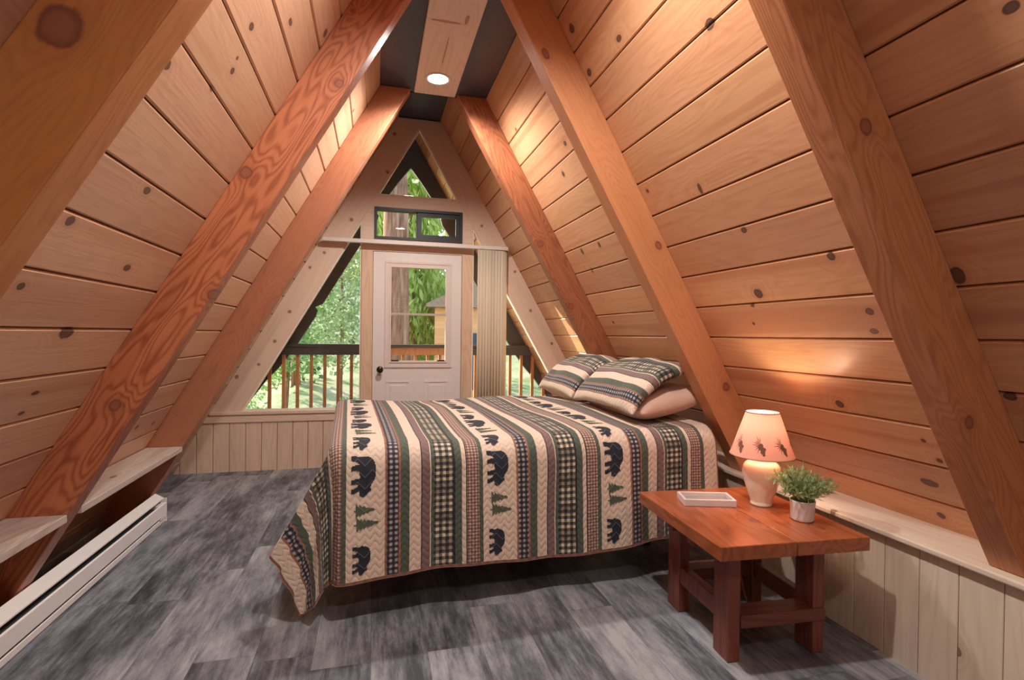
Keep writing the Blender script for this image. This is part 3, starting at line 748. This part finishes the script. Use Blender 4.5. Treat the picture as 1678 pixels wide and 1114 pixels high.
# ------------------------------------------------------------------ side table
TZ = .54
M_tab = wood('stained_table_top', (0.37, 0.10, 0.036), (0.20, 0.042, 0.014), (0.10, .03, .015), 'yxz', None, [(-.12,-.02,.03,.02),(-.25,.22,.02,.012)], 0.25, 2.0, 0.30, 1.0, 0.55, 0.05, coat=0.3, contrast=1.2)
M_leg = wood('stained_table_leg', (0.20, 0.055, 0.034), (0.10, 0.024, 0.016), (0.06, .02, .015), 'zxy', None, (), 0.2, 2.0, 0.38, 1.0, 0.5, 0.05, coat=0.1)
M_strx = wood('stained_stretcher', (0.18, 0.055, 0.036), (0.09, 0.024, 0.016), (0.06, .02, .015), 'xzy', None, (), 0.2, 2.0, 0.4, 1.0, 0.5, 0.05)
tb = thing('side_table', 'low reddish stained plank table beside the bed holding the lamp', 'table', (1.685, 2.127, 0), math.radians(-3.6))
hw, hd, tt = .343, .372, .058
MB().box((-hw, -hd, TZ-tt), (-.0014, hd, TZ), 0, .0035).build('top_plank', M_tab, tb)
MB().box((.0014, -hd, TZ-tt), (hw, hd, TZ), 0, .0035).build('top_plank', M_tab, tb)
lz = TZ-tt
for lx in (-.20, .205):
    for ly in (-.20, .21):
        MB().box((lx-.028, ly-.055, .001), (lx+.028, ly+.055, lz), 0, .004).build('leg', M_leg, tb)
for lx in (-.20, .205):
    MB().box((lx-.022, -.145, .145), (lx+.022, .155, .225), 0, .004).build('side_rail', M_leg, tb)
# lower end boards notched round the legs
MB().box((-.171, -.2625, .142), (.236, -.16, .197), 0, .004).build('stretcher', M_strx, tb)
MB().box((-.171, .160, .150), (.176, .260, .205), 0, .004).build('stretcher', M_strx, tb)
MB().box((-.30, -.10, lz-.05), (.30, -.04, lz), 0, .003).box((-.30, .09, lz-.05), (.30, .15, lz), 0, .003).build('batten', M_leg, tb)

# tray
ty = thing('tray', 'small shallow white tray with grey inside, on the table beside the lamp', 'tray', (1.606, 2.285, TZ+.0006), math.radians(-16.7))
M_trw = plain('white_tray_wood', (0.66, 0.60, 0.60), 0.4); M_trg = plain('grey_tray_base', (0.24, 0.21, 0.20), 0.5)
hx, hy, hz = .125, .068, .032
rim = MB(); o_ = .012
P8 = [(-hx,-hy),(hx,-hy),(hx,hy),(-hx,hy)]; Q8 = [(-hx+o_,-hy+o_),(hx-o_,-hy+o_),(hx-o_,hy-o_),(-hx+o_,hy-o_)]
vs = [(x, y, 0) for x, y in P8] + [(x, y, 0) for x, y in Q8] + [(x, y, hz) for x, y in P8] + [(x, y, hz) for x, y in Q8]
fs = []
for i in range(4):
    j = (i+1) % 4; fs += [(i, j, 8+j, 8+i), (8+i, 8+j, 12+j, 12+i), (4+j, 4+i, 12+i, 12+j), (j, i, 4+i, 4+j)]
rim.solid(vs, fs, 0, .0015); o = rim.build('rim', M_trw, ty); recalc(o)
MB().box((-hx+o_, -hy+o_, .002), (hx-o_, hy-o_, .012)).build('base', M_trg, ty)

# lamp
LX, LY = 1.853, 2.195
lm = thing('table_lamp', 'lit cream ceramic table lamp with a peach pinecone shade on the side table', 'lamp', (LX, LY, TZ+.0006))
M_cer = plain('cream_glazed_ceramic', (0.86, 0.79, 0.66), 0.22, var=.02, Coat_Weight=0.4)
body = [(0.0, 0), (0.044, 0), (0.049, 0.003), (0.05, 0.01), (0.0481, 0.017), (0.0492, 0.024), (0.0578, 0.047), (0.0696, 0.082), (0.0803, 0.117), (0.0867, 0.147), (0.0883, 0.17), (0.0845, 0.19), (0.0738, 0.206), (0.0567, 0.217), (0.0439, 0.223), (0.036, 0.231), (0.0345, 0.242), (0.037, 0.254), (0.041, 0.264), (0.044, 0.268), (0.042, 0.272), (0.012, 0.274), (0.0, 0.274)]
MB().lathe(body, n=56, cap=False).build('lamp_base', M_cer, lm)
MB().lathe([(.009, .274), (.009, .292), (.020, .294), (.020, .318), (.014, .320), (.0, .320)], n=20, cap=False).build('socket', plain('brass_socket', (.5, .36, .14), .3, .8), lm)
MB().lathe([(.0, .320), (.014, .322), (.018, .335), (.027, .350), (.028, .358), (.024, .366), (.012, .372), (.0, .373)], n=20, cap=False).build('bulb', emit('lit_bulb', (1, .72, .42), 12.0), lm)
def shade_mat():
    N = NT('peach_shade'); uv = N.n('UVMap').outputs[0]; s = N.n('SeparateXYZ', i0=uv)
    w = N.noise(N.xyz(N.m('MULTIPLY', s.outputs[0], 900), N.m('MULTIPLY', s.outputs[1], 900), 0.0), 1.0, 1)
    c = N.mix(w, (0.80, 0.36, 0.27, 1), (0.85, 0.42, 0.33, 1))
    d = N.n('BsdfDiffuse', Color=c); t = N.n('BsdfTranslucent', Color=c); mx = N.n('MixShader', i0=0.07, i1=d.outputs[0], i2=t.outputs[0])
    N.t.links.new(mx.outputs[0], N.out.inputs[0]); return N.mat
M_shade = shade_mat(); M_cone = plain('brown_pinecone_print', (0.20, 0.085, 0.05), 0.8); M_edge = plain('shade_binding', (0.40, 0.20, 0.14), 0.7)
zb_, zt_, rb_, rt_ = .246, .456, .147, .076
sh = MB(); uvS = []; n_ = 64; m_ = 10
for i in range(n_+1):
    a = 2*PI*i/n_
    for j in range(m_+1):
        f = j/m_; r = rb_+(rt_-rb_)*f; sh.v.append((r*math.cos(a), r*math.sin(a), zb_+(zt_-zb_)*f)); uvS.append((i/n_, f*.25))
for i in range(n_):
    for j in range(m_):
        q = i*(m_+1)+j; sh.f.append([q, q+m_+1, q+m_+2, q+1]); sh.m.append(0); sh.sm.append(True)
# printed pinecones with needles (thin patches on the cloth)
def on_shade(ang, hgt, off=.0012):
    f = (hgt-zb_)/(zt_-zb_); r = rb_+(rt_-rb_)*f + off; return (r*math.cos(ang), r*math.sin(ang), hgt)
def patch(ctr, pts):
    base = len(sh.v); a0, h0 = ctr
    for (x, y) in pts:
        sh.v.append(on_shade(a0+x*1.3/.135, h0+y*1.3)); uvS.append((0, 0))
    sh.f.append([base+i for i in range(len(pts))]); sh.m.append(1); sh.sm.append(False)
for k in range(8):
    a0 = math.radians(-132 + 45*k); h0 = zb_+.066
    for (x, y, r) in ((0, 0, .0085), (.004, -.011, .0095), (.007, -.022, .0085), (.010, -.031, .005), (-.005, -.006, .006), (.012, -.012, .006)):
        patch((a0, h0), [(x+r*math.cos(t*PI/3+.3), y+r*math.sin(t*PI/3+.3)) for t in range(6)])
    for q in range(9):
        an = math.radians(100+q*22); l_ = .030+.006*math.sin(q*2.1)
        ca, sa2 = math.cos(an), math.sin(an)
        patch((a0, h0), [(-.002, .004), (-.002+.5*l_*ca-.0016*sa2, .004+.5*l_*sa2+.0016*ca), (-.002+l_*ca, .004+l_*sa2), (-.002+.5*l_*ca+.0016*sa2, .004+.5*l_*sa2-.0016*ca)])
so = sh.build('lamp_shade', [M_shade, M_cone], lm, None, uvS)
for (r, z) in ((rb_, zb_), (rt_, zt_)):
    MB().tube([((r)*math.cos(2*PI*i/48), (r)*math.sin(2*PI*i/48), z) for i in range(49)], .0028, 6).build('shade_trim', M_edge, so)
e = MB()
for k in range(3):
    a = 2*PI*k/3; e.tube([(0.0, 0.0, .404), (rt_*math.cos(a), rt_*math.sin(a), zt_-.006)], .0018, 6)
e.tube([(.0, 0, .40), (0, 0, .412)], .006, 8); e.build('shade_spider', M_bronze, lm)
cd = MB().tube([(.05, .03, .006), (.10, .10, .006), (.12, .235, .004), (.12, .275, -.02), (.115, .275, -.20), (.07, .29, -.33), (.04, .32, -.30), (.06, .33, -.22)], .0026, 6)
cd.build('power_cord', plain('brown_cord', (.12, .06, .035), .5), lm)
pl = bpy.data.lights.new('lamp_bulb_light', 'POINT'); pl.energy = 10.5; pl.color = (1.0, .70, .46); pl.shadow_soft_size = .034
po = bpy.data.objects.new('lamp_bulb_light', pl); COL.objects.link(po); po.parent = lm; po.location = (0, 0, .385)

# plant
pt_ = thing('potted_plant', 'small green potted plant in a ribbed white pot on the table', 'plant', (1.883, 1.968, TZ+.0006))
pot = MB(); np_ = 72
prof = [(.0, .0), (.040, .0), (.046, .003), (.049, .010), (.053, .086), (.053, .090), (.050, .092), (.047, .088), (.046, .070), (0, .070)]
vsP = []; kP = len(prof)
for i in range(np_):
    for (r, z) in prof:
        a = 2*PI*i/np_ + z*5.0
        rr = r*(1-.035*(.5+.5*math.cos(12*2*PI*i/np_))) if .004 < z < .088 and r > .0475 else r
        vsP.append((rr*math.cos(a), rr*math.sin(a), z))
pot.add(vsP, [(i*kP+q, ((i+1) % np_)*kP+q, ((i+1) % np_)*kP+q+1, i*kP+q+1) for i in range(np_) for q in range(kP-1)], 0, True)
pot.build('pot', plain('white_marbled_pot', (0.74, 0.71, 0.72), 0.55, var=.10, scale=14), pt_)
MB().lathe([(0, .074), (.046, .074), (.046, .068), (0, .068)], n=24, cap=False).build('soil', plain('dark_soil', (.04, .03, .02), .9), pt_)
def leafmat(name, c1, c2, rough=.55, trans=.3):
    N = NT(name); g = N.n('NewGeometry').outputs['Random Per Island']
    c = N.mix(g, C4(c1), C4(c2))
    d = N.n('BsdfDiffuse', Color=c); t = N.n('BsdfTranslucent', Color=c); mx = N.n('MixShader', i0=trans, i1=d.outputs[0], i2=t.outputs[0])
    N.t.links.new(mx.outputs[0], N.out.inputs[0]); return N.mat
fo = MB(); rn = random.Random(11)
for k in range(130):
    az = rn.uniform(0, 2*PI); lean = rn.uniform(.15, 1.18)**1.0; ln = rn.uniform(.09, .165)*(1.05 if lean > .8 else 1.0)
    base = Vector((.022*math.cos(az)*rn.random(), .022*math.sin(az)*rn.random(), .074))
    pts = []; p = base.copy(); an = lean*.45
    for q in range(8):
        pts.append(p.copy()); d_ = Vector((math.cos(az)*math.sin(an), math.sin(az)*math.sin(an), math.cos(an))); p = p + d_*ln/7; an += lean*.14
    fo.tube(pts, .0010, 4)
    for q in range(1, 8):
        for r_ in range(5):
            p = pts[q-1].lerp(pts[q], rn.random()); d0 = (pts[q]-pts[q-1]).normalized()
            sd = Vector((rn.uniform(-1, 1), rn.uniform(-1, 1), rn.uniform(-.6, 1))).normalized()
            dl = (d0*.8+sd).normalized(); l_ = rn.uniform(.016, .032); w_ = dl.cross(Vector((rn.random(), rn.random(), rn.random()))).normalized()*rn.uniform(.0022, .0040)
            fo.add([p, p+dl*l_*.5+w_, p+dl*l_, p+dl*l_*.5-w_], [(0, 1, 2, 3)])
fo.build('foliage', leafmat('plant_leaf', (.22, .36, .13), (.56, .64, .38)), pt_)

# ------------------------------------------------------------------ outside: deck, railing, bargeboards
M_cedar = wood('cedar_deck', (0.50, 0.24, 0.10), (0.30, 0.12, 0.05), (.1, .04, .02), 'zxy', None, (), .1, 2.0, .6, 1.0, .4, .1)
M_deckb = wood('deck_boards', (0.30, 0.22, 0.17), (0.18, 0.13, 0.10), (.08, .05, .03), 'xyz', (0.0, .14), (), .1, 2.0, .7, 1.0, .4, .15)
M_gdark = plain('dark_trim_paint_and_shade', (0.055, 0.06, 0.068), .55, var=.15, scale=8)  # trim paint, and painted-in shade on the end rail boards
dk = MB(); yy = YG+.14
while yy < YO: dk.box((-1.75, yy, -.07), (2.75, min(yy+.134, YO), -.03)); yy += .14
struct('floor_deck', dk, M_deckb)
rl = thing('deck_railing', 'cedar deck railing with a dark top rail outside the gable windows', 'railing', (0, 6.98, 0))
MB().box((-1.36, -.07, 1.178), (2.3, .07, 1.218), 0, .004).build('top_rail', M_gdark, rl)
MB().box((-1.36, -.05, 1.083), (-.02, -.012, 1.177)).build('rail_board', M_gdark, rl)  # end boards coloured dark for shade, only the middle keeps the sunlit orange
MB().box((1.0, -.05, 1.083), (2.3, -.012, 1.177)).build('rail_board', M_gdark, rl)
MB().box((-.015, -.05, 1.083), (.995, -.012, 1.177)).build('rail_board', M_cedar, rl)
MB().box((-1.6, -.02, .04), (2.6, .02, .12)).build('bottom_rail', M_cedar, rl)
for i in range(24):
    x = -1.23 + i*.1595
    MB().box((x-.019, -.012, .0 if i % 8 else -.03), (x+.019, .026, 1.178)).build('baluster', M_cedar, rl)
nb_ = [(0.0, 0.0), (s_at(.30, 0), 0.0), (s_at(.30, .02)-.02, .05), (3.65, .115), (3.45, .16), (3.15, .196), (2.85, .205), (2.68, .207), (2.60, .19), (2.58, .143), (2.50, .20), (2.2, .203), (1.9, .205), (1.45, .212), (1.24, .225), (1.17, .21), (1.13, .10), (1.06, .185), (.87, .183), (.65, .200), (.407, .2331)]
for sg, lab in ((-1, 'dark scalloped bargeboard outside, seen through the left gable window'), (1, 'dark scalloped bargeboard outside, seen through the right gable window')):
    poly = [(s, n) for s, n in nb_]
    poly.append((s_at(3.522 - 0.0, 0.0) - .0, .233)) if False else None
    # meet at the ridge on the centre line
    def cl(s, n):
        x = s*Cc - n*S
        return (s, n) if x >= 0 else (n*S/Cc, n)
    poly = [cl(s, n) for s, n in poly]
    mb = MB().prism(poly, lambda s, n, d: sP(sg, s, n+.001, d), 7.01, 7.06)
    o = mb.build('bargeboard', M_gdark); recalc(o); tag(o, lab, 'roof trim', 'bargeboards outside the gable')

# ground
def ground_mat():
    N = NT('hillside_ground'); tc = N.n('TexCoord').outputs['Object']
    a = N.noise(tc, .9, 5, .6); b = N.noise(tc, 9, 4, .7)
    v = N.m('ADD', N.m('MULTIPLY', a, .7), N.m('MULTIPLY', b, .4))
    c = N.ramp(v, [(.38, (.16, .24, .08)), (.50, (.34, .38, .16)), (.62, (.55, .46, .30)), (.8, (.66, .56, .40))])
    N.bsdf(c, .95, b, .6, .05); return N.mat
g = MB(); nx, ny = 60, 60
def gz(x, y): return -1.5 + .02*(y-7)*max(0, (y-8))*.35 + .12*math.sin(x*.9)*math.sin(y*.6)
vs = []; 
for i in range(nx+1):
    for j in range(ny+1):
        x = -22+50*i/nx; y = 7.4+32*(j/ny)**1.3; vs.append((x, y, min(6.0, gz(x, y))))
g.add(vs, [(i*(ny+1)+j, (i+1)*(ny+1)+j, (i+1)*(ny+1)+j+1, i*(ny+1)+j+1) for i in range(nx) for j in range(ny)], 0, True)
struct('ground', g, ground_mat())
dvw = MB(); N_ = 14
vs = []
for j in range(N_+1):
    y = 7.6+j*.65; cx = 1.55+.085*(y-7.6)*3.4; vs += [(cx-1.0, y, gz(cx-1, y)+.10), (cx+1.3, y, gz(cx+1.3, y)+.10)]
dvw.add(vs, [(2*j, 2*j+1, 2*j+3, 2*j+2) for j in range(N_)], 0, True)
struct('driveway', dvw, plain('pale_asphalt', (.36, .40, .46), .9, var=.15, scale=20))

# trees and bushes
N = NT('tree_bark'); tc = N.n('TexCoord').outputs['Object']; sp = N.n('SeparateXYZ', i0=tc)
bk = N.noise(N.xyz(N.m('MULTIPLY', sp.outputs[0], 14.0), N.m('MULTIPLY', sp.outputs[1], 14.0), N.m('MULTIPLY', sp.outputs[2], 1.6)), 1.0, 5, .65)
N.bsdf(N.ramp(bk, [(.3, (.13, .045, .028)), (.5, (.38, .16, .09)), (.7, (.58, .34, .22))]), .95, bk, .8, .03); M_bark = N.mat
rt = random.Random(5)
def leaves(mb, c, rad, n, sz, droop=0.0):
    for _ in range(n):
        while True:
            q = Vector((rt.uniform(-1, 1), rt.uniform(-1, 1), rt.uniform(-1, 1)))
            if .35 < q.length < 1: break
        p = Vector((c[0]+q.x*rad[0], c[1]+q.y*rad[1], c[2]+q.z*rad[2]))
        d = Vector((rt.uniform(-1, 1), rt.uniform(-1, 1), rt.uniform(-1, 1)-droop*2)).normalized()
        w = d.cross(Vector((rt.uniform(-1, 1), rt.uniform(-1, 1), rt.uniform(-1, 1)))).normalized()
        s_ = sz*rt.uniform(.6, 1.4); l_ = s_*(1+droop*1.5)
        mb.add([p, p+d*l_*.5+w*s_*.33, p+d*l_, p+d*l_*.5-w*s_*.33], [(0, 1, 2, 3)])
LT = dict(trans=.5)
GM = {'mid': leafmat('leaf_mid_green', (.22, .38, .12), (.46, .62, .28), **LT), 'light': leafmat('leaf_yellow_green', (.38, .48, .10), (.62, .68, .24), **LT),
      'dark': leafmat('leaf_conifer', (.07, .13, .06), (.17, .26, .12), **LT), 'pale': leafmat('leaf_grey_green', (.34, .46, .24), (.58, .64, .42), **LT)}
def tree(x, y, h, r, mat, label, n=1500, sz=.16, trunk=.12, crown0=.3, droop=0.0, name='tree', cat='tree', blobs=7, group=None):
    z0 = gz(x, y)-.05; group = 'trees outside the gable' if cat == 'tree' else 'bushes outside the gable'; t = thing(name, label, cat, (x, y, z0), rt.uniform(0, 6), group)
    MB().tube([(0, 0, 0), (rt.uniform(-.1, .1), rt.uniform(-.1, .1), h*.5), (rt.uniform(-.2, .2), 0, h*.95)], [trunk, trunk*.75, trunk*.2], 12).build('trunk', M_bark, t)
    f = MB()
    for b in range(blobs):
        a = rt.uniform(0, 2*PI); rr = rt.uniform(0, .55)*r; zz = h*(crown0+(1-crown0)*(b+.5)/blobs)
        leaves(f, (rr*math.cos(a), rr*math.sin(a), zz), (r*rt.uniform(.5, .8), r*rt.uniform(.5, .8), h*(1-crown0)/blobs*1.3), n//blobs, sz, droop)
    f.build('crown', mat, t)
    return t
tree(.42, 11.2, 11.0, 1.7, GM['pale'], 'thick brown redwood trunk seen through the left side of the door glass', 1200, .16, .33, .55)
tree(1.0, 13.9, 7.5, 1.4, GM['light'], 'yellow green drooping tree behind the redwood trunk', 7000, .12, .10, .22, .8)
tree(.1, 16.5, 9.5, 2.2, GM['light'], 'tall yellow green tree filling the top gable window', 5000, .15, .16, .45, .3)
tree(-2.0, 12.9, 4.6, 1.4, GM['mid'], 'leafy green tree outside the left gable window', 5000, .11, .07, .38)
tree(-5.6, 19.0, 6.0, 1.8, GM['mid'], 'wide green tree at the far left of the hillside', 2600, .2, .1, .15)
tree(-.9, 15.2, 5.4, 1.5, GM['pale'], 'pale green slender tree behind the leafy one', 4000, .11, .06, .34)
tree(-2.6, 19.5, 9.0, 2.6, GM['dark'], 'dark conifer on the slope above the left window bushes', 2400, .28, .16, .1)
tree(3.3, 17.5, 8.0, 2.0, GM['pale'], 'grey green tree behind the wooden shed', 2400, .2, .12, .2)
tree(1.6, 21.0, 10.0, 2.2, GM['dark'], 'dark conifer far behind the yellow green tree', 2400, .28, .18, .1)
tree(7.2, 19.0, 9.0, 2.4, GM['dark'], 'dark conifer far right beyond the driveway', 2000, .28, .18, .1)
for i, (x, y, h, r, mk, lab) in enumerate(((-2.35, 9.8, 1.7, .75, 'mid', 'low green bush below the left end of the railing'), (-.45, 11.6, 1.3, .6, 'mid', 'low green bush left of the redwood trunk'),
        (-3.6, 11.6, 2.6, .9, 'mid', 'taller green bush at the left of the slope'), (.95, 10.9, 1.3, .6, 'pale', 'pale bush right of the redwood trunk'), (4.9, 12.6, 1.7, .8, 'pale', 'pale bush beside the driveway'))):
    tree(x, y, h, r, GM[mk], lab, 2600, .065, .03, .12, 0.0, 'bush', 'bush', 5)
# small cedar shed
sx, sy = 2.35, 13.4; sz0 = gz(sx, sy)-.05
sd = thing('wooden_cabin', 'small orange cedar cabin outside, seen through the right of the door glass', 'cabin', (sx, sy, sz0), math.radians(-8))
MB().box((-.85, -.6, 0), (.85, .6, 3.3)).build('walls', wood('cabin_cedar', (.95, .43, .17), (.72, .27, .09), (.1, .04, .02), 'xzy', (0, .18), (), .1, 2.0, .7, 1.0, .4, .15), sd)
o = MB().prism([(-1.05, 3.3), (0, 3.8), (1.05, 3.3), (1.05, 3.22), (-1.05, 3.22)], lambda a, b, d: (a, d, b), -.8, .8).build('roof', plain('brown_shingles', (.42, .26, .17), .9, var=.3, scale=14), sd); recalc(o)
MB().box((-.35, -.63, 1.2), (.25, -.6, 2.6)).build('shutter', M_gdark, sd)

# ------------------------------------------------------------------ light: sky, sun
W = bpy.data.worlds.new('World'); SC.world = W; W.use_nodes = True
wt = W.node_tree; wt.nodes.clear()
wo = wt.nodes.new('ShaderNodeOutputWorld'); bg = wt.nodes.new('ShaderNodeBackground'); sk = wt.nodes.new('ShaderNodeTexSky')
sk.sky_type = 'NISHITA'; sk.sun_disc = False; sk.sun_elevation = math.radians(18); sk.sun_rotation = math.radians(-36); sk.air_density = 1.0; sk.dust_density = 1.5
bg.inputs['Strength'].default_value = .95
wt.links.new(sk.outputs[0], bg.inputs[0]); wt.links.new(bg.outputs[0], wo.inputs[0])
su = bpy.data.lights.new('sun', 'SUN'); su.energy = 15.0; su.color = (1.0, .88, .70); su.angle = math.radians(.6)
so = bpy.data.objects.new('sun', su); COL.objects.link(so)
so.rotation_euler = Vector((.595, -.728, -.342)).to_track_quat('-Z', 'Y').to_euler()

# ------------------------------------------------------------------ camera
cam = bpy.data.cameras.new('camera'); cam.sensor_fit = 'HORIZONTAL'; cam.sensor_width = 36.0; cam.lens = 864.5*36.0/1678
cam.clip_start = .02; cam.clip_end = 200
co = bpy.data.objects.new('camera', cam); COL.objects.link(co)
yw, ptc, rl_ = math.radians(14.654), math.radians(-.549), math.radians(.742)
F = Vector((math.sin(yw)*math.cos(ptc), math.cos(yw)*math.cos(ptc), math.sin(ptc)))
R0 = Vector((math.cos(yw), -math.sin(yw), 0)); U0_ = R0.cross(F)
R_ = math.cos(rl_)*R0 + math.sin(rl_)*U0_; U_ = -math.sin(rl_)*R0 + math.cos(rl_)*U0_
Mc = Matrix((R_, U_, -F)).transposed().to_4x4(); Mc.translation = (0, 0, 1.36)
co.matrix_world = Mc
SC.camera = co
SC.view_settings.view_transform = 'Standard'; SC.view_settings.look = 'None'; SC.view_settings.gamma = 1.0
SC.view_settings.use_curve_mapping = False; SC.view_settings.exposure = -0.13
SC.cycles.use_denoising = True; SC.cycles.max_bounces = 10; SC.cycles.diffuse_bounces = 5; SC.cycles.transparent_max_bounces = 12
SC.cycles.sample_clamp_indirect = 4.0
